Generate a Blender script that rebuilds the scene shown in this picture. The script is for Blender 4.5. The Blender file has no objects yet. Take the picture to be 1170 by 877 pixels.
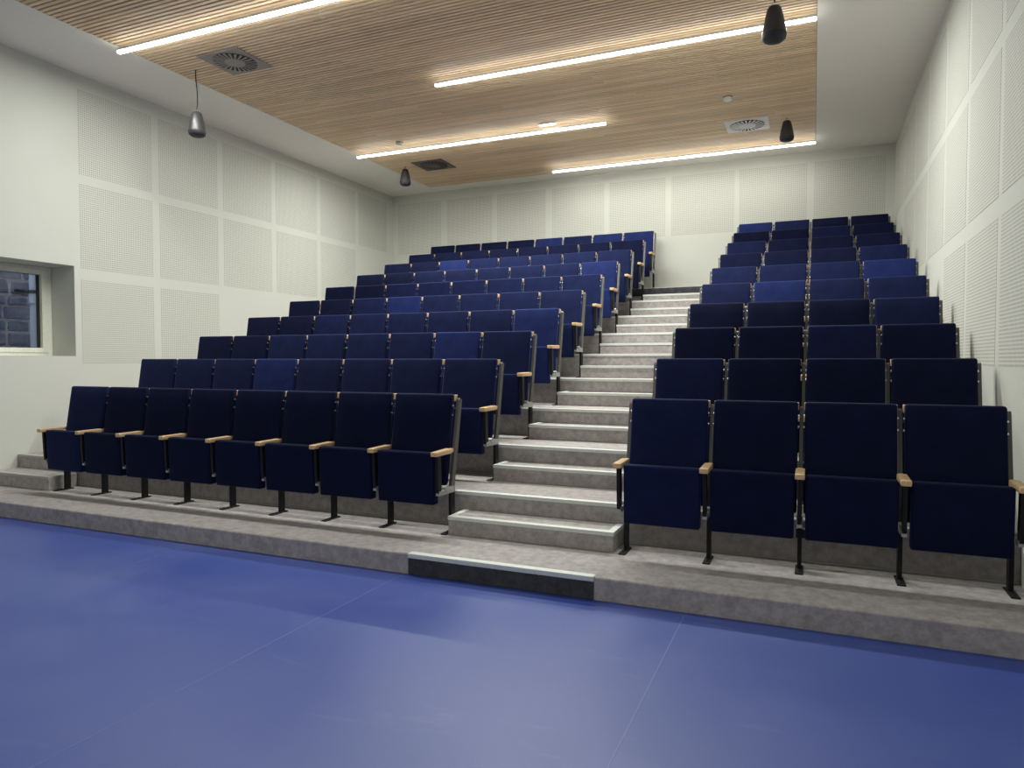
import bpy, bmesh, math, random
from mathutils import Vector, Matrix
random.seed(7)
S = bpy.context.scene
COL = S.collection

# ------------------------------------------------------------------ dimensions (metres)
W = 0.55                      # seat pitch
XR, XL = -1.1624, -2.5224     # seat-block edges along the aisle
D, R = 0.80976, 0.27531       # tier depth, tier rise
Z0 = 0.139                    # first tier height
Y0, YR, YB = 4.034, 4.870, 4.740
AX0, AX1 = -2.494, -1.226     # aisle steps
YS = 4.601
WL, WR, BACK, FRONT, CEIL = -7.97, 1.126, 12.36, -3.0, 4.797
LX1 = -7.0                    # side steps right end
NROW = 10

# ------------------------------------------------------------------ materials
def nt(name):
    m = bpy.data.materials.new(name); m.use_nodes = True
    t = m.node_tree; b = t.nodes['Principled BSDF']
    return m, t, b
def noise(t, scale, detail=3, rough=0.5, vec=None, dist=0.0):
    n = t.nodes.new('ShaderNodeTexNoise'); n.inputs['Scale'].default_value = scale
    n.inputs['Detail'].default_value = detail; n.inputs['Roughness'].default_value = rough
    n.inputs['Distortion'].default_value = dist
    if vec is not None: t.links.new(vec, n.inputs['Vector'])
    return n
def ramp(t, fac, stops):
    r = t.nodes.new('ShaderNodeValToRGB')
    e = r.color_ramp.elements
    while len(e) < len(stops): e.new(0.5)
    for el, (p, c) in zip(e, stops): el.position = p; el.color = (*c, 1)
    t.links.new(fac, r.inputs['Fac']); return r
def coord(t, kind='Object', scale=None):
    c = t.nodes.new('ShaderNodeTexCoord').outputs[kind]
    if scale:
        mp = t.nodes.new('ShaderNodeMapping'); mp.inputs['Scale'].default_value = scale
        t.links.new(c, mp.inputs['Vector']); c = mp.outputs['Vector']
    return c
def bump(t, b, h, strength=0.2, dist=0.01):
    n = t.nodes.new('ShaderNodeBump'); n.inputs['Strength'].default_value = strength
    n.inputs['Distance'].default_value = dist
    t.links.new(h, n.inputs['Height']); t.links.new(n.outputs['Normal'], b.inputs['Normal'])
def math_(t, op, a, bb=None):
    n = t.nodes.new('ShaderNodeMath'); n.operation = op
    for i, v in enumerate([a, bb]):
        if v is None: continue
        if isinstance(v, (int, float)): n.inputs[i].default_value = v
        else: t.links.new(v, n.inputs[i])
    return n.outputs[0]
def plain(name, c, rough=0.5, metal=0.0, var=0.06, nscale=30, spec=0.5):
    m, t, b = nt(name)
    n = noise(t, nscale, 3, 0.6, coord(t))
    lo = [max(0, x*(1-var)) for x in c]; hi = [min(1, x*(1+var)) for x in c]
    r = ramp(t, n.outputs['Fac'], [(0.3, lo), (0.7, hi)])
    t.links.new(r.outputs['Color'], b.inputs['Base Color'])
    b.inputs['Roughness'].default_value = rough; b.inputs['Metallic'].default_value = metal
    b.inputs['Specular IOR Level'].default_value = spec
    return m
def paint(name, c, rough=0.75):
    m, t, b = nt(name)
    n = noise(t, 1.3, 2, 0.5, coord(t))
    r = ramp(t, n.outputs['Fac'], [(0.3, [x*0.985 for x in c]), (0.7, c)])
    t.links.new(r.outputs['Color'], b.inputs['Base Color'])
    b.inputs['Roughness'].default_value = rough; b.inputs['Specular IOR Level'].default_value = 0.25
    n2 = noise(t, 180, 2, 0.6, coord(t)); bump(t, b, n2.outputs['Fac'], 0.05, 0.002)
    return m
def perforated(name, axes, base, hole, pitch=0.025, frac=0.46):
    m, t, b = nt(name)
    sep = t.nodes.new('ShaderNodeSeparateXYZ'); t.links.new(coord(t), sep.inputs[0])
    fs = []
    for a in axes:
        f = math_(t, 'FRACT', math_(t, 'DIVIDE', math_(t, 'ADD', sep.outputs[a], 50.0), pitch))
        fs.append(math_(t, 'LESS_THAN', math_(t, 'ABSOLUTE', math_(t, 'SUBTRACT', f, 0.5)), frac/2))
    mask = math_(t, 'MULTIPLY', fs[0], fs[1])
    mx = t.nodes.new('ShaderNodeMix'); mx.data_type = 'RGBA'
    t.links.new(mask, mx.inputs[0]); mx.inputs[6].default_value = (*base, 1); mx.inputs[7].default_value = (*hole, 1)
    t.links.new(mx.outputs[2], b.inputs['Base Color'])
    b.inputs['Roughness'].default_value = 0.8; b.inputs['Specular IOR Level'].default_value = 0.2
    return m
def carpet(name, a, c):
    m, t, b = nt(name); co = coord(t)
    n1 = noise(t, 17, 4, 0.7, co); n2 = noise(t, 260, 2, 0.7, co)
    mixv = math_(t, 'ADD', math_(t, 'MULTIPLY', n1.outputs['Fac'], 0.6), math_(t, 'MULTIPLY', n2.outputs['Fac'], 0.4))
    r = ramp(t, mixv, [(0.40, a), (0.60, c)])
    t.links.new(r.outputs['Color'], b.inputs['Base Color'])
    b.inputs['Roughness'].default_value = 0.95; b.inputs['Specular IOR Level'].default_value = 0.1
    b.inputs['Sheen Weight'].default_value = 0.15
    bump(t, b, n2.outputs['Fac'], 0.35, 0.004)
    return m
def fabric(name, c, sheen):
    m, t, b = nt(name); co = coord(t)
    n1 = noise(t, 9, 3, 0.6, co, 0.4); n2 = noise(t, 500, 1, 0.5, co)
    r = ramp(t, n1.outputs['Fac'], [(0.3, [x*0.82 for x in c]), (0.72, [x*1.15 for x in c])])
    t.links.new(r.outputs['Color'], b.inputs['Base Color'])
    b.inputs['Roughness'].default_value = 0.85; b.inputs['Specular IOR Level'].default_value = 0.12
    b.inputs['Sheen Weight'].default_value = sheen; b.inputs['Sheen Roughness'].default_value = 0.35
    b.inputs['Sheen Tint'].default_value = (0.22, 0.32, 0.75, 1)
    bump(t, b, n2.outputs['Fac'], 0.15, 0.002)
    return m
def wood(name, a, c, scale=(1.2, 40, 40), var_axis=None):
    m, t, b = nt(name)
    n = noise(t, 1.0, 5, 0.6, coord(t, 'Object', scale), 0.5)
    r = ramp(t, n.outputs['Fac'], [(0.3, a), (0.7, c)])
    col = r.outputs['Color']
    if var_axis is not None:          # each slat has a slightly different tone
        sep = t.nodes.new('ShaderNodeSeparateXYZ'); t.links.new(coord(t), sep.inputs[0])
        idx = math_(t, 'FLOOR', math_(t, 'DIVIDE', math_(t, 'ADD', sep.outputs[1], 50.0), var_axis))
        seg = math_(t, 'FLOOR', math_(t, 'DIVIDE', math_(t, 'ADD', sep.outputs[0], math_(t, 'MULTIPLY', idx, 0.77)), 2.4))
        cv = t.nodes.new('ShaderNodeCombineXYZ'); t.links.new(idx, cv.inputs[0]); t.links.new(seg, cv.inputs[1])
        wn = t.nodes.new('ShaderNodeTexWhiteNoise'); wn.noise_dimensions = '2D'; t.links.new(cv.outputs[0], wn.inputs['Vector'])
        v = math_(t, 'ADD', math_(t, 'MULTIPLY', wn.outputs['Value'], 0.24), 0.86)
        hs = t.nodes.new('ShaderNodeHueSaturation'); t.links.new(col, hs.inputs['Color']); t.links.new(v, hs.inputs['Value'])
        col = hs.outputs['Color']
    t.links.new(col, b.inputs['Base Color'])
    b.inputs['Roughness'].default_value = 0.5; b.inputs['Specular IOR Level'].default_value = 0.3
    return m
def emit(name, c, s):
    m, t, b = nt(name)
    b.inputs['Base Color'].default_value = (0.8, 0.8, 0.8, 1)
    b.inputs['Emission Color'].default_value = (*c, 1); b.inputs['Emission Strength'].default_value = s
    return m
def vinyl(name):
    m, t, b = nt(name); co = coord(t)
    n1 = noise(t, 0.55, 5, 0.6, co, 0.6)
    r = ramp(t, n1.outputs['Fac'], [(0.32, (0.028, 0.056, 0.278)), (0.55, (0.046, 0.076, 0.288)), (0.75, (0.074, 0.102, 0.290))])
    # faint pale scuffs dragged across the floor
    n2 = noise(t, 1.0, 6, 0.75, coord(t, 'Object', (0.9, 4.0, 1)), 1.2)
    sc = ramp(t, n2.outputs['Fac'], [(0.60, (0, 0, 0)), (0.80, (1, 1, 1))])
    mx = t.nodes.new('ShaderNodeMix'); mx.data_type = 'RGBA'
    t.links.new(math_(t, 'MULTIPLY', sc.outputs['Color'], 0.35), mx.inputs[0])
    t.links.new(r.outputs['Color'], mx.inputs[6]); mx.inputs[7].default_value = (0.16, 0.19, 0.36, 1)
    t.links.new(mx.outputs[2], b.inputs['Base Color'])
    rr = ramp(t, n1.outputs['Fac'], [(0.3, (0.36,)*3), (0.7, (0.50,)*3)])
    t.links.new(rr.outputs['Color'], b.inputs['Roughness'])
    b.inputs['Specular IOR Level'].default_value = 0.45
    return m
def stone(name):
    m, t, b = nt(name); co = coord(t)
    n1 = noise(t, 3.2, 4, 0.65, co); n2 = noise(t, 40, 4, 0.7, co)
    r = ramp(t, n1.outputs['Fac'], [(0.3, (0.06, 0.066, 0.10)), (0.5, (0.14, 0.15, 0.19)), (0.72, (0.28, 0.25, 0.26))])
    t.links.new(r.outputs['Color'], b.inputs['Base Color']); b.inputs['Roughness'].default_value = 0.9
    bump(t, b, n2.outputs['Fac'], 0.7, 0.02)
    return m
def glass(name):
    m, t, b = nt(name)
    out = t.nodes['Material Output']
    tr = t.nodes.new('ShaderNodeBsdfTransparent'); tr.inputs[0].default_value = (0.93, 0.95, 0.97, 1)
    gl = t.nodes.new('ShaderNodeBsdfGlossy'); gl.inputs['Roughness'].default_value = 0.02
    fr = t.nodes.new('ShaderNodeFresnel'); fr.inputs['IOR'].default_value = 1.45
    ms = t.nodes.new('ShaderNodeMixShader')
    t.links.new(fr.outputs[0], ms.inputs[0]); t.links.new(tr.outputs[0], ms.inputs[1]); t.links.new(gl.outputs[0], ms.inputs[2])
    t.links.new(ms.outputs[0], out.inputs['Surface'])
    return m

WALLC = (0.60, 0.605, 0.55)
M = dict(
    wall=paint('wall_paint', WALLC), ceil=paint('ceiling_paint', (0.88, 0.85, 0.795)),
    perf_side=perforated('perforated_board_side', (1, 2), (0.60, 0.60, 0.545), (0.28, 0.265, 0.235)),
    perf_back=perforated('perforated_board_back', (0, 2), (0.60, 0.60, 0.545), (0.30, 0.285, 0.25)),
    slat=wood('pale_slat_wood', (0.76, 0.565, 0.365), (0.90, 0.70, 0.475), (1.2, 40, 40), 0.056),
    felt=plain('black_felt', (0.06, 0.045, 0.032), 0.95),
    vinyl=vinyl('blue_vinyl'), seam=plain('vinyl_weld', (0.115, 0.14, 0.36), 0.5),
    carpet=carpet('grey_carpet', (0.29, 0.267, 0.26), (0.46, 0.427, 0.41)),
    nosing=plain('pale_nosing', (0.66, 0.68, 0.64), 0.55, nscale=60),
    trim=plain('grey_trim', (0.40, 0.39, 0.37), 0.5),
    fascia=carpet('black_carpet', (0.040, 0.041, 0.045), (0.075, 0.076, 0.082)),
    fab_dark=fabric('navy_velour_dark', (0.0043, 0.0068, 0.031), 0.18),
    fab_mid=fabric('navy_velour', (0.0072, 0.0120, 0.052), 0.34),
    fab_bright=fabric('blue_velour', (0.0115, 0.020, 0.096), 0.36),
    black=plain('black_steel', (0.007, 0.007, 0.008), 0.5, spec=0.3),
    grey=plain('grey_steel', (0.115, 0.115, 0.106), 0.4, 0.2),
    alu=plain('pale_steel', (0.42, 0.42, 0.40), 0.4, 0.3),
    chrome=plain('bright_screw', (0.75, 0.74, 0.70), 0.25, 0.8),
    plastic=plain('black_plastic', (0.012, 0.012, 0.014), 0.5),
    beech=wood('beech_wood', (0.62, 0.40, 0.20), (0.76, 0.54, 0.31), (30, 3, 30)),
    spk=plain('charcoal_plastic', (0.045, 0.043, 0.045), 0.35),
    grille=plain('speaker_grille', (0.02, 0.02, 0.026), 0.6),
    ventg=plain('taupe_vent', (0.30, 0.265, 0.255), 0.5), ventd=plain('umber_vent', (0.11, 0.088, 0.075), 0.5),
    ventw=plain('white_vent', (0.80, 0.80, 0.79), 0.45), slot=plain('vent_slot', (0.015, 0.014, 0.016), 0.8),
    white=plain('white_plastic', (0.78, 0.78, 0.74), 0.4), frame=plain('cream_window_frame', (0.80, 0.805, 0.70), 0.4),
    gasket=plain('black_gasket', (0.006, 0.006, 0.007), 0.6),
    lamp=emit('lamp_diffuser', (0.98, 1.0, 0.955), 14.0), uplight=emit('lamp_uplight', (0.98, 1.0, 0.955), 1.2), elamp=emit('emergency_diffuser', (1.0, 0.97, 0.9), 6.0),
    stone=stone('blue_grey_stone'), mortar=plain('pink_grey_mortar', (0.46, 0.41, 0.42), 0.95, var=0.2, nscale=12),
    pipe=plain('galvanised_pipe', (0.30, 0.32, 0.36), 0.55), glass=glass('window_glass'),
)

# ------------------------------------------------------------------ helpers
def add_box(bm, x0, x1, y0, y1, z0, z1, bev=0.0, seg=2):
    g = bmesh.ops.create_cube(bm, size=1.0); vs = g['verts']
    for v in vs:
        v.co = Vector((x0 + (v.co.x+.5)*(x1-x0), y0 + (v.co.y+.5)*(y1-y0), z0 + (v.co.z+.5)*(z1-z0)))
    if bev > 0:
        es = list({e for v in vs for e in v.link_edges})
        r = bmesh.ops.bevel(bm, geom=es, offset=bev, segments=seg, profile=0.5, affect='EDGES')
        vs = list({v for f in r['faces'] for v in f.verts} | {v for v in vs if v.is_valid})
    return vs
def add_prism(bm, pts, x0, x1):
    """profile of (y, z) points extruded along x"""
    a = [bm.verts.new((x0, y, z)) for y, z in pts]; b = [bm.verts.new((x1, y, z)) for y, z in pts]
    n = len(pts)
    bm.faces.new(a); bm.faces.new(b[::-1])
    for i in range(n): bm.faces.new((a[i], b[i], b[(i+1) % n], a[(i+1) % n]))
def add_lathe(bm, prof, seg=24, c=(0, 0, 0)):
    rings = []
    for r, z in prof:
        rings.append([bm.verts.new((c[0]+r*math.cos(2*math.pi*i/seg), c[1]+r*math.sin(2*math.pi*i/seg), c[2]+z)) for i in range(seg)])
    for a, b in zip(rings, rings[1:]):
        for i in range(seg): bm.faces.new((a[i], a[(i+1) % seg], b[(i+1) % seg], b[i]))
    bm.faces.new(rings[0][::-1]); bm.faces.new(rings[-1])
def add_tube(bm, p, q, r, seg=10):
    p, q = Vector(p), Vector(q); d = (q-p); L = d.length
    mat = Matrix.Translation((p+q)/2) @ d.to_track_quat('Z', 'Y').to_matrix().to_4x4()
    bmesh.ops.create_cone(bm, cap_ends=True, segments=seg, radius1=r, radius2=r, depth=L, matrix=mat)
def mesh(bm, name, mat, smooth=False, angle=40):
    bmesh.ops.recalc_face_normals(bm, faces=bm.faces[:])
    me = bpy.data.meshes.new(name)
    if smooth:
        for f in bm.faces: f.smooth = True
        for e in bm.edges:
            if len(e.link_faces) == 2 and e.calc_face_angle(0) > math.radians(angle): e.smooth = False
    bm.to_mesh(me); bm.free()
    for m in (mat if isinstance(mat, (list, tuple)) else [mat]): me.materials.append(m)
    return me
def obj(name, me, parent=None, loc=(0, 0, 0)):
    o = bpy.data.objects.new(name, me); COL.objects.link(o); o.location = loc
    if parent: o.parent = parent
    return o
def tag(o, label=None, cat=None, group=None, kind=None):
    for k, v in (('label', label), ('category', cat), ('group', group), ('kind', kind)):
        if v: o[k] = v
    return o
def thing(name, label, cat, loc=(0, 0, 0), group=None):
    return tag(obj(name, None, None, loc), label, cat, group)
def boxes(name, lst, mat, parent=None, loc=(0, 0, 0), bev=0.0, seg=2, smooth=False):
    bm = bmesh.new()
    for b in lst: add_box(bm, *b, bev, seg)
    return obj(name, mesh(bm, name, mat, smooth), parent, loc)

# ------------------------------------------------------------------ room shell
fl = boxes('floor', [(WL-.6, WR+.3, FRONT-.3, BACK+.3, -.15, 0)], M['vinyl'])
tag(fl, 'scuffed blue vinyl stage floor in front of the seating', 'floor', kind='structure')
for x in (-4.43, -2.53, -0.65):
    boxes('weld_seam', [(x-.0025, x+.0025, FRONT+.02, Y0, -.002, .0008)], M['seam'], fl)

# left wall with the window opening
wy0, wy1, wz0, wz1 = 3.75, 5.548, 1.492, 2.548
T = 0.55
wl = boxes('wall_left', [(WL-T, WL, FRONT, wy0, 0, CEIL), (WL-T, WL, wy1, BACK+.3, 0, CEIL),
                         (WL-T, WL, wy0, wy1, 0, wz0), (WL-T, WL, wy0, wy1, wz1, CEIL)], M['wall'])
tag(wl, 'white left wall with perforated panels and a recessed window', 'wall', kind='structure')
wr = boxes('wall_right', [(WR, WR+.3, FRONT, BACK+.3, 0, CEIL)], M['wall'])
tag(wr, 'white right wall with perforated acoustic panels', 'wall', kind='structure')
wb = boxes('wall_back', [(WL, WR, BACK, BACK+.3, 0, CEIL)], M['wall'])
tag(wb, 'white back wall with one strip of perforated panels under the ceiling', 'wall', kind='structure')
wf = boxes('wall_front', [(WL-T, WR+.3, FRONT-.3, FRONT, 0, CEIL)], M['wall'])
tag(wf, 'plain white wall behind the camera', 'wall', kind='structure')

rows = [(3.635, 4.622), (2.535, 3.525), (1.405, 2.405)]
cols = [(5.63, 6.63), (6.735, 7.73), (7.83, 8.83), (8.93, 9.935), (10.04, 11.06), (11.15, 12.11)]
pre = [(2.33, 3.33), (3.43, 4.43), (4.53, 5.53)]
for r, (a, b) in enumerate(rows):
    n = (6, 5, 2)[r]
    for c in cols[:n]:
        boxes('perforated_panel', [(WL-.01, WL+.0015, c[0], c[1], a, b)], M['perf_side'], wl)
    for c in pre[(0, 0, 0)[r]:] + cols[:n]:
        boxes('perforated_panel', [(WR-.0015, WR+.01, c[0], c[1], a, b)], M['perf_side'], wr)
for c in [(-7.85, -6.85), (-6.715, -5.72), (-5.62, -4.62), (-4.50, -3.495), (-3.41, -2.40), (-2.30, -1.257), (-1.17, -.13), (-.02, 1.0)]:
    boxes('perforated_panel', [(c[0], c[1], BACK-.0015, BACK+.01, 3.595, 4.622)], M['perf_back'], wb)

# ceiling: plaster border round a field of timber slats
SX0, SX1, SY0, SY1 = -6.885, -0.008, -2.2, 11.985
ce = boxes('ceiling', [(WL-T, SX0, FRONT, BACK+.3, CEIL, CEIL+.3), (SX1, WR+.3, FRONT, BACK+.3, CEIL, CEIL+.3),
                       (SX0, SX1, FRONT, SY0, CEIL, CEIL+.3), (SX0, SX1, SY1, BACK+.3, CEIL, CEIL+.3)], M['ceil'])
tag(ce, 'white plaster ceiling round a panel of pale timber slats', 'ceiling', kind='structure')
bm = bmesh.new(); y = SY1 - .006
while y > SY0 + .05:
    add_box(bm, SX0+.003, SX1-.003, y-.039, y, CEIL+.001, CEIL+.036, .003, 1); y -= .056
obj('timber_slats', mesh(bm, 'timber_slats', M['slat']), ce)
boxes('black_backing', [(SX0, SX1, SY0, SY1, CEIL+.037, CEIL+.06)], M['felt'], ce)

# window
FX = -8.38
win = obj('window_1', None, None, (FX, (wy0+wy1)/2, wz0)); tag(win, 'recessed cream framed window at left looking onto a stone wall', 'window', kind='structure')
def rel(o): return o
def wbox(name, lst, mat, parent, bev=.004):
    lx, ly, lz = win.location
    return boxes(name, [(a-lx, b-lx, c-ly, d-ly, e-lz, f-lz) for a, b, c, d, e, f in lst], mat, parent, bev=bev)
def ring(x0, x1, y0, y1, z0, z1, wv, wh):
    return [(x0, x1, y0, y0+wv, z0, z1), (x0, x1, y1-wv, y1, z0, z1), (x0, x1, y0+wv, y1-wv, z0, z0+wh), (x0, x1, y0+wv, y1-wv, z1-wh, z1)]
wfm = wbox('window_frame', ring(FX-.07, FX, wy0+.002, wy1-.002, wz0+.002, wz1-.002, .055, .045), M['frame'], win)
sash = wbox('sash', ring(FX-.055, FX+.012, wy0+.052, wy1-.052, wz0+.042, wz1-.042, .070, .055), M['frame'], win)
wbox('gasket', ring(FX-.053, FX-.035, wy0+.120, wy1-.120, wz0+.095, wz1-.095, .032, .008), M['gasket'], sash, 0)
gl = wbox('glass', [(FX-.050, FX-.044, wy0+.125, wy1-.125, wz0+.097, wz1-.097)], M['glass'], sash, 0)

# stone wall and drainpipe outside
sw = thing('stone_wall', 'rough blue-grey stone wall outside the left window', 'wall', (-9.3, 5.0, 0))
boxes('mortar', [(-.3, 0, -3, 3, 0, 4)], M['mortar'], sw)
bm = bmesh.new()
z = 0.02; rs = random.Random(3)
hs = [.19, .13, .2, .15, .17, .13, .21, .15]; k = 0
while z < 3.9:
    h = hs[k % len(hs)] * rs.uniform(.92, 1.08); y = -2.98 - rs.uniform(0, .2); k += 1
    while y < 2.9:
        w_ = rs.uniform(.17, .40)
        vs = add_box(bm, -.05, rs.uniform(.016, .034), y+.017, y+w_-.017, z+.014, z+h-.014, .022, 2)
        for v in vs: v.co += Vector((rs.uniform(-.006, .006), rs.uniform(-.013, .013), rs.uniform(-.011, .011)))
        y += w_
    z += h
obj('stones', mesh(bm, 'stones', M['stone']), sw)
dp = thing('drainpipe', 'grey drainpipe against the stone wall seen through the window', 'pipe', (-9.17, 5.845, 0))
bm = bmesh.new(); add_lathe(bm, [(.052, 0), (.052, 2.16), (.064, 2.165), (.064, 2.28), (.052, 2.285), (.052, 4)], 20)
obj('pipe', mesh(bm, 'pipe', M['pipe'], True), dp)
bm = bmesh.new(); add_lathe(bm, [(.07, 2.30), (.07, 2.335)], 20); add_box(bm, -.072, 0, -.20, .02, 2.302, 2.332)
obj('bracket', mesh(bm, 'bracket', M['gasket']), dp)
boxes('pavement', [(-9.3, WL-T, 1.5, 9, -.3, -.02)], M['mortar'])
tag(bpy.data.objects['pavement'], 'strip of pavement outside the window', 'pavement', kind='structure')

# ------------------------------------------------------------------ tiered platform
ordn = ['first', 'second', 'third', 'fourth', 'fifth', 'sixth', 'seventh', 'eighth', 'ninth', 'tenth']
rown = ['front', 'second', 'third', 'fourth', 'fifth', 'sixth', 'seventh', 'eighth', 'ninth', 'back']
def tier_front(j): return Y0 if j == 0 else YR + (j-1)*D
for j in range(NROW):
    top = Z0 + j*R; f = tier_front(j); b = tier_front(j+1)-.001 if j < NROW-1 else BACK-.002
    bm = bmesh.new(); r = .014
    prof = [(b, 0 if j == 0 else top-R-.1), (f, 0 if j == 0 else top-R-.1)]
    for i in range(5):
        a = math.pi*i/8
        prof.append((f + r - r*math.cos(a), top - r + r*math.sin(a)))
    prof.append((b, top))
    add_prism(bm, prof, WL+.002, WR-.002)
    t = thing('seating_tier', ('lowest grey carpeted tier, bordering the blue floor, with a black inset at the aisle' if j == 0 else
              'grey carpeted tier that carries the %s row of seats' % rown[j]), 'platform', (0, 0, 0), 'carpeted tiers of the seating')
    obj('carpet_deck', mesh(bm, 'carpet_deck', M['carpet']), t)
    if j == 0:
        boxes('dark_fascia', [(-2.495, -1.197, Y0-.008, Y0+.02, .002, .112)], M['fascia'], t, bev=.002)
        boxes('nosing', [(-2.497, -1.195, Y0-.012, Y0+.045, Z0-.028, Z0+.004)], M['nosing'], t, bev=.004)
    else:
        if j == NROW-1:
            boxes('dark_fascia', [(AX0-.3, AX1+.1, f-.007, f+.02, top-R/2+.004, top-.012)], M['fascia'], t, bev=.002)
        else:
            boxes('nosing', [(AX0-.085, AX1+.03, f-.006, f+.05, top-.024, top+.004)], M['nosing'], t, bev=.003)
        boxes('nosing', [(WL+.004, LX1+.05, f-.006, f+.05, top-.024, top+.004)], M['trim'], t, bev=.003)
        # pale cover strip along the foot of the riser
        for x0, x1 in ((LX1+.003, AX0-.003), (AX1+.003, WR-.004)):
            boxes('cover_strip', [(x0, x1, f-.006, f+.002, top-R+.002, top-R+.014)], M['trim'], t)
        boxes('cover_strip', [(LX1+.003, LX1+.016, f-.006, f+.002, top-R+.014, top-.02)], M['trim'], t)

def step(x0, x1, depth0, name, sides):
    """carpeted box with nosing on its front edge and on its open sides, origin at the back bottom middle"""
    h = R/2; d = YR - depth0; hx = (x1-x0)/2
    bm = bmesh.new(); add_box(bm, -hx, hx, -d, 0, 0, h-.003, .004, 2)
    body = mesh(bm, 'carpet_block', M['carpet'])
    bm = bmesh.new()
    add_box(bm, -hx-.003, hx+.003, -d-.006, -d+.05, h-.026, h+.002, .003, 2)
    for s in sides:
        a, b = (-hx-.003, -hx+.045) if s < 0 else (hx-.045, hx+.003)
        add_box(bm, a, b, -d+.0505, -.009, h-.026, h+.002, .003, 2)
    return body, bm
sb, bmn = step(AX0, AX1, YS, 'aisle', (-1, 1)); sn = mesh(bmn, 'nosing', M['nosing'])
lb, bmn = step(WL+.004, LX1, YS-.03, 'side', (1,)); ln = mesh(bmn, 'nosing', M['trim'])
for j in range(NROW-1):
    o = thing('aisle_step', 'pale-edged grey carpet step block in the central aisle, %s from the bottom' % ordn[j], 'step',
              ((AX0+AX1)/2, YR + j*D - .008, Z0 + j*R + .0008), 'step blocks up the central aisle')
    obj('carpet_block', sb, o); obj('nosing', sn, o)
    o = thing('side_step', 'grey carpeted step block against the left wall, beside the %s row' % rown[j], 'step',
              ((WL+.004+LX1)/2, YR + j*D - .008, Z0 + j*R + .0008), 'step blocks along the left wall')
    obj('carpet_block', lb, o); obj('nosing', ln, o)

# ------------------------------------------------------------------ folding seats
ZT = 1.043
def lean(z): return -.07*(ZT-z)/.43
def cushion(hw, y0, y1, z0, z1, r, seg, crown, n=6):
    bm = bmesh.new()
    add_box(bm, -hw, hw, y0, y1, z0, z1, r, seg)
    # soft crown on the front and back faces
    big = [f for f in bm.faces if abs(f.normal.y) > .9]
    bmesh.ops.subdivide_edges(bm, edges=list({e for f in big for e in f.edges if e.calc_length() > .1}), cuts=n, use_grid_fill=True)
    ym = (y0+y1)/2
    for v in bm.verts:
        u = min(1, abs(v.co.x)/hw); w_ = min(1, abs((v.co.z-(z0+z1)/2)/((z1-z0)/2)))
        k = (1-u**4)*(1-w_**4)
        if v.co.y < ym - (y1-y0)*.3: v.co.y -= crown*k
        elif v.co.y > ym + (y1-y0)*.3: v.co.y += crown*.4*k
    return bm
HW = .2557
def sheared(bm):
    for v in bm.verts: v.co.y += lean(v.co.z)
    return bm
me_back, me_seat = {}, {}
for key in ('fab_dark', 'fab_mid', 'fab_bright'):
    me_back[key] = mesh(sheared(cushion(HW, .008, .060, .355, ZT, .017, 3, .006)), 'backrest', M[key], True, 60)
    bm = cushion(.244, -.265, -.190, .234, .622, .013, 3, .006)
    for v in bm.verts: v.co.y += (v.co.z-.44)*-.03
    me_seat[key] = mesh(bm, 'seat', M[key], True, 60)
bm = bmesh.new(); add_box(bm, -HW+.012, HW-.012, .0605, .080, .37, ZT-.03, .006, 2); me_panel = mesh(sheared(bm), 'back_panel', M['plastic'])
def me_block(s):
    bm = bmesh.new(); a, b = sorted((s*.236, s*(HW+.0035))); add_box(bm, a, b, .050, .098, .988, 1.036, .003, 2); return mesh(sheared(bm), 'wood_block', M['beech'])
me_wb = {s: me_block(s) for s in (-1, 1)}
def me_screw(s, z, y):
    bm = bmesh.new(); yy = y + lean(z); add_tube(bm, (s*(HW-.004), yy, z), (s*(HW+.007), yy, z), .0085, 10)
    return mesh(bm, 'screw', M['chrome'], True)
me_sc = {s: [me_screw(s, .955, .034), me_screw(s, .885, .036)] for s in (-1, 1)}
# side frame, centred on x = 0
bm = bmesh.new(); add_box(bm, -.0125, .0125, -.068, -.008, .008, .335, .003, 1); me_leg = mesh(bm, 'leg', M['black'])
bm = bmesh.new(); add_box(bm, -.024, .0235, -.175, .02, 0, .009, .003, 1)
for yy in (-.14, -.10): add_lathe(bm, [(.007, .0085), (.007, .013), (.004, .015)], 10, (0, yy, 0))
me_foot = mesh(bm, 'foot_plate', M['black'])
bm = bmesh.new()
add_prism(bm, [(lean(.335)+.048, .335), (lean(1.0)+.076, 1.0), (lean(1.012)+.086, 1.012), (lean(1.0)+.124, 1.0), (lean(.335)+.106, .335)], -.0115, .0115)
me_up = mesh(bm, 'upright', M['grey'])
bm = bmesh.new()
add_prism(bm, [(-.275, .6015), (-.225, .6015), (-.215, .36), (-.222, .325), (-.258, .325), (-.265, .36)], -.012, .012)
me_sup = mesh(bm, 'armrest_support', M['black'])
bm = bmesh.new()
add_prism(bm, [(-.255, .305), (-.02, .300), (-.02, .345), (-.07, .352), (-.20, .338), (-.255, .338)], -.0145, .0145)
add_tube(bm, (-.0185, -.15, .345), (.0185, -.15, .345), .022, 12)
me_brk = mesh(bm, 'hinge_bracket', M['alu'])
bm = bmesh.new(); add_box(bm, -.027, .027, -.315, -.078, .602, .639, .005, 2); add_box(bm, -.0125, .0125, -.085, -.03, .606, .634)
for v in bm.verts:
    if v.co.y < -.30 and v.co.z > .63: v.co.z -= .004
me_arm = mesh(bm, 'armrest', M['beech'], True, 50)
bm = bmesh.new(); add_box(bm, -.024, .085, -.007, .045, .185, .245, .006, 2); me_pbox = mesh(bm, 'power_box', M['plastic'])

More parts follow.
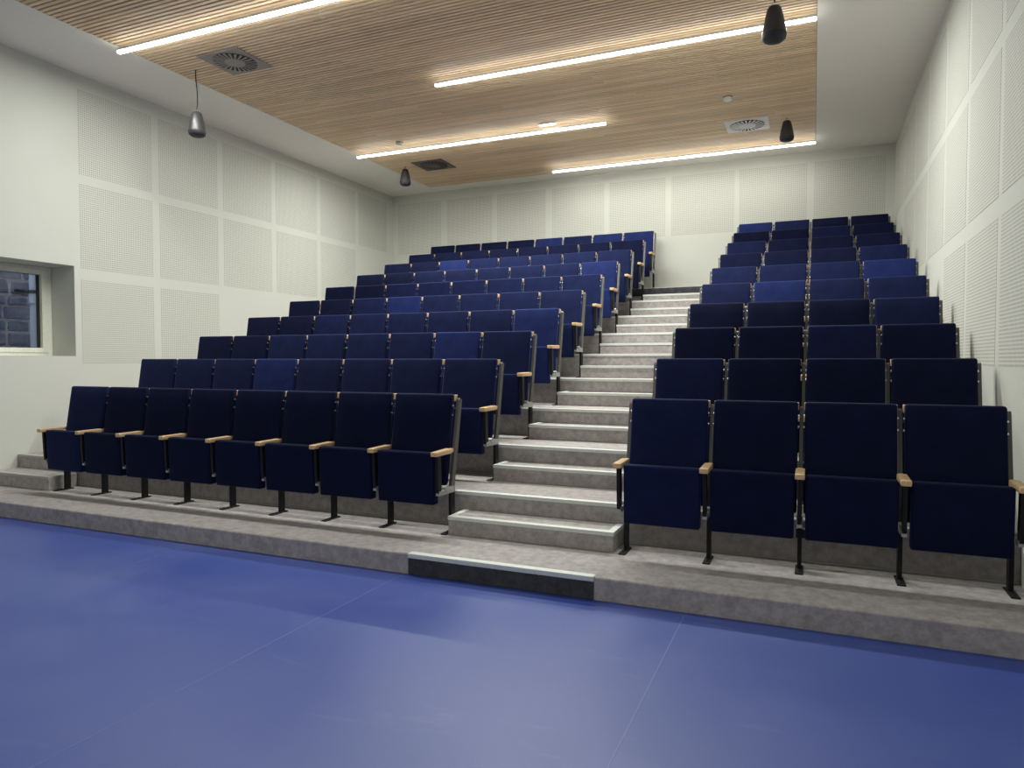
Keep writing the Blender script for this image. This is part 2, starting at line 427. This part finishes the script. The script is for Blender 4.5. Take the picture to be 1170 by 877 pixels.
bright = {('L', 0, 0): 'fab_mid', ('L', 1, 3): 'fab_bright', ('L', 2, 6): 'fab_bright', ('L', 3, 7): 'fab_bright', ('L', 4, 3): 'fab_bright',
          ('L', 6, 7): 'fab_bright', ('L', 7, 2): 'fab_bright', ('L', 9, 4): 'fab_bright', ('L', 9, 5): 'fab_mid', ('L', 9, 6): 'fab_bright', ('L', 9, 7): 'fab_bright',
          ('R', 0, 0): 'fab_mid', ('R', 1, 0): 'fab_mid', ('R', 2, 2): 'fab_mid', ('R', 3, 3): 'fab_mid', ('R', 4, 1): 'fab_bright', ('R', 5, 3): 'fab_bright',
          ('R', 6, 3): 'fab_mid', ('R', 7, 0): 'fab_mid', ('R', 8, 2): 'fab_mid', ('R', 9, 0): 'fab_bright', ('R', 9, 1): 'fab_mid',
          ('R', 4, 0): 'fab_mid', ('R', 4, 2): 'fab_mid', ('R', 4, 3): 'fab_mid', ('R', 5, 0): 'fab_mid', ('R', 5, 1): 'fab_mid', ('R', 5, 2): 'fab_mid'}
def tone(blk, j, k):
    if (blk, j, k) in bright: return bright[(blk, j, k)]
    if blk == 'L': return 'fab_dark' if (j == 0 or (j == 9 and k < 4) or (j == 8) or (k < 2 and j > 1)) else 'fab_mid'
    return 'fab_dark'
def side_frame(root, x):
    leg = obj('leg', me_leg, root, (x, 0, 0)); obj('foot_plate', me_foot, leg)
    obj('upright', me_up, root, (x, 0, 0))
    obj('hinge_bracket', me_brk, root, (x, 0, 0)); obj('armrest_support', me_sup, root, (x, 0, 0))
    obj('armrest', me_arm, root, (x, 0, 0))
    return leg
def place_seat(blk, j, k):
    n, x0, s_name = (8, XL-8*W, 'left') if blk == 'L' else (4, XR, 'right')
    tn = tone(blk, j, k)
    from_aisle = (n-1-k) if blk == 'L' else k
    colour = {'fab_dark': 'dark navy', 'fab_mid': 'navy', 'fab_bright': 'bright blue'}[tn]
    if from_aisle == 0: where = 'on the aisle end'
    elif from_aisle == n-1: where = 'at the wall end'
    else: where = '%s from the aisle' % ordn[from_aisle]
    lab = 'tipped-up %s seat, %s row %s of the aisle, %s' % (colour, rown[j], s_name, where)
    o = thing('folding_seat', lab, 'seat', (x0 + (k+.5)*W, YB + j*D, Z0 + j*R + .0006), 'folding seats in the %s row, %s block' % (rown[j], s_name))
    b = obj('backrest', me_back[tn], o)
    obj('back_panel', me_panel, b)
    for s in (-1, 1):
        obj('wood_block', me_wb[s], b)
        for q in me_sc[s]: obj('screw', q, b)
    obj('seat', me_seat[tn], o)
    leg = side_frame(o, -W/2)
    if k == n-1: side_frame(o, W/2)
    if (blk, k) in (('R', 2), ('L', 3), ('L', 7)) and j % 2 == 0: obj('power_box', me_pbox, leg)
    return o
for j in range(NROW):
    for k in range(8): place_seat('L', j, k)
    for k in range(4): place_seat('R', j, k)

# ------------------------------------------------------------------ ceiling fittings
POWER, SPREAD = 158.0, 180.0
def line_lamp(x0, x1, y, label, power=1.0, zc=4.732):
    o = thing('linear_lamp', label, 'lamp', ((x0+x1)/2, y, zc), 'linear lamps hung under the slats')
    L = (x1-x0)/2
    boxes('housing', [(-L, L, -.022, .022, .004, .034)], M['white'], o)
    boxes('diffuser', [(-L, L, -.021, .021, -.016, .0035)], M['lamp'], o)
    boxes('uplight_strip', [(-L, L, -.016, .016, .0345, .037)], M['uplight'], o)
    ld = bpy.data.lights.new('lamp_light', 'AREA'); ld.shape = 'RECTANGLE'; ld.size = 2*L; ld.size_y = .04
    ld.energy = POWER*power; ld.color = (0.97, 1.0, 0.95); ld.spread = math.radians(SPREAD)
    lo = bpy.data.objects.new('lamp_light', ld); COL.objects.link(lo); lo.parent = o; lo.location = (0, 0, -.0175)
    n = 4
    for i in range(n):
        xx = -L + 2*L*(i+.5)/n
        bm = bmesh.new(); add_tube(bm, (xx, 0, .034), (xx, 0, CEIL+.001-zc), .003, 8); add_box(bm, xx-.012, xx+.012, -.012, .012, .034, .042)
        obj('hanger', mesh(bm, 'hanger', M['chrome']), o)
    return o
la = line_lamp(-6.855, -2.70, 5.315, 'glowing linear ceiling lamp nearest the viewer, cut off by the top of the photo', .62)
line_lamp(-4.195, -.015, 7.445, 'long glowing linear ceiling lamp behind the large near hanging speaker on the right', 1.0)
line_lamp(-6.83, -2.69, 9.55, 'glowing linear ceiling lamp beside the small emergency light bar', .7)
line_lamp(-4.22, -.012, 11.63, 'glowing linear ceiling lamp closest to the back wall', .12)
line_lamp(-4.195, -.015, 1.05, 'unseen linear fill lamp added over the near edge of the blue stage floor', .16)  # fill lamp added out of view to lift the tier and step fronts
line_lamp(-5.2, -1.0, -1.05, 'unseen linear fill lamp added over the far end of the blue stage floor', .16)  # second added fill lamp, also out of view
bm = bmesh.new()
pts = [(-4.325, 5.47, 4.745), (-4.37, 5.53, 4.73), (-4.41, 5.60, 4.745), (-4.44, 5.68, CEIL+.001)]
for p, q in zip(pts, pts[1:]): add_tube(bm, p, q, .003, 6)
w = obj('lamp_cable', mesh(bm, 'lamp_cable', M['white'])); 
w.parent = la; w.matrix_parent_inverse = Matrix.Translation(-la.location)
em = thing('emergency_light', 'short white emergency light bar beside a linear lamp on the slatted ceiling', 'lamp', (-3.50, 9.41, CEIL))
boxes('light_housing', [(-.12, .12, -.03, .03, -.022, .0005)], M['white'], em, bev=.004)  # housing of the emergency light, set against the ceiling
boxes('diffuser', [(-.112, .112, -.024, .024, -.032, -.0225)], M['elamp'], em, bev=.003)

def diffuser(x, y, mat, label):
    o = thing('ceiling_vent', label, 'vent', (x, y, CEIL), 'square swirl vents in the slatted ceiling')
    boxes('plate', [(-.29, .29, -.275, .275, -.012, .0005)], mat, o, bev=.003)
    bm = bmesh.new(); add_lathe(bm, [(.235, -.0165), (.235, -.0125)], 40); obj('slot_disc', mesh(bm, 'slot_disc', M['slot']), o)
    bm = bmesh.new(); n = 24
    for i in range(n):
        vs = add_box(bm, .10, .238, -.0125, .0125, -.0215, -.0175)
        rot = Matrix.Rotation(2*math.pi*i/n, 4, 'Z') @ Matrix.Rotation(.10, 4, 'X')
        for v in vs:
            v.co.y *= v.co.x/.19
            c = Vector((v.co.x, v.co.y, v.co.z+.0195)); c = rot @ c; c.z -= .0215; v.co = c
    obj('swirl_blades', mesh(bm, 'swirl_blades', mat), o)
    bm = bmesh.new(); add_lathe(bm, [(.09, -.026), (.11, -.022), (.11, -.0168)], 32); obj('hub', mesh(bm, 'hub', mat), o)
    return o
diffuser(-6.005, 6.10, M['ventg'], 'taupe square ceiling vent with radial slots, nearest the viewer')
diffuser(-6.03, 10.63, M['ventd'], 'dark brown square ceiling vent near the far left speaker')
diffuser(-.907, 10.60, M['ventw'], 'white square ceiling vent with radial slots at the far right')
def detector(x, y, label):
    o = thing('smoke_detector', label, 'smoke detector', (x, y, CEIL), 'smoke detectors on the slats')
    bm = bmesh.new(); add_lathe(bm, [(.035, -.052), (.052, -.04), (.056, -.018)], 24); obj('head', mesh(bm, 'head', M['white'], True), o)
    bm = bmesh.new(); add_lathe(bm, [(.06, -.0178), (.06, .0005)], 24); obj('base', mesh(bm, 'base', M['ventg'], True), o)
detector(-1.045, 9.39, 'small round white smoke detector above the white ceiling vent')
detector(-5.90, 9.33, 'small round smoke detector beside the lamp near the dark vent')

def speaker(x, y, ztop, label):
    """bucket-shaped pendant speaker; ztop is the top of its body"""
    o = thing('pendant_speaker', label, 'speaker', (x, y, ztop), 'black pendant speakers under the ceiling')
    bm = bmesh.new(); add_lathe(bm, [(.028, .0), (.044, -.006), (.056, -.025), (.072, -.09), (.086, -.16), (.0945, -.215), (.0955, -.222)], 32)
    obj('body', mesh(bm, 'body', M['spk'], True, 50), o)
    bm = bmesh.new(); add_lathe(bm, [(.0958, -.2225), (.096, -.232), (.090, -.262), (.070, -.278), (.03, -.285)], 32)
    obj('grille', mesh(bm, 'grille', M['grille'], True, 50), o)
    bm = bmesh.new()
    n = 10; pr = None
    for i in range(n+1):
        a = math.pi*i/n; p = (.02*math.cos(a), 0, .001 + .032*math.sin(a))
        if pr: add_tube(bm, pr, p, .004, 6)
        pr = p
    obj('hanging_loop', mesh(bm, 'hanging_loop', M['chrome']), o)
    bm = bmesh.new(); L = CEIL + .001 - ztop
    pr = None
    for i in range(9):
        t = i/8; p = (.012*math.sin(t*5)*(L > .2), 0, .030 + t*(L-.030))
        if pr: add_tube(bm, pr, p, .006, 8)
        pr = p
    obj('cable', mesh(bm, 'cable', M['black']), o)
speaker(-6.605, 6.11, 4.318, 'charcoal pendant speaker on a long cable in front of the left wall panels')
speaker(-6.535, 10.52, 4.747, 'small black pendant speaker near the far dark vent, leftmost of the back pair')
speaker(-.325, 6.11, 4.293, 'large near black pendant speaker overlapping the lamp at top right')
speaker(-.378, 10.537, 4.762, 'black pendant speaker beside the white ceiling vent')

# ------------------------------------------------------------------ daylight outside, camera, exposure
wd = bpy.data.worlds.new('overcast_sky'); S.world = wd; wd.use_nodes = True
bg = wd.node_tree.nodes['Background']; bg.inputs['Color'].default_value = (0.70, 0.78, 0.96, 1); bg.inputs['Strength'].default_value = 5.0

cam = bpy.data.cameras.new('camera'); co = bpy.data.objects.new('camera', cam); COL.objects.link(co)
co.location = (0, 0, 1.4447); co.rotation_euler = (math.pi/2 - 0.0340415, 0, 0.405982)
cam.sensor_fit = 'HORIZONTAL'; cam.sensor_width = 36; cam.lens = 36*799.83/1170; cam.clip_start = .05
S.camera = co
S.view_settings.view_transform = 'Standard'; S.view_settings.look = 'None'
S.view_settings.gamma = 1; S.view_settings.use_curve_mapping = False
S.view_settings.exposure = 0.44
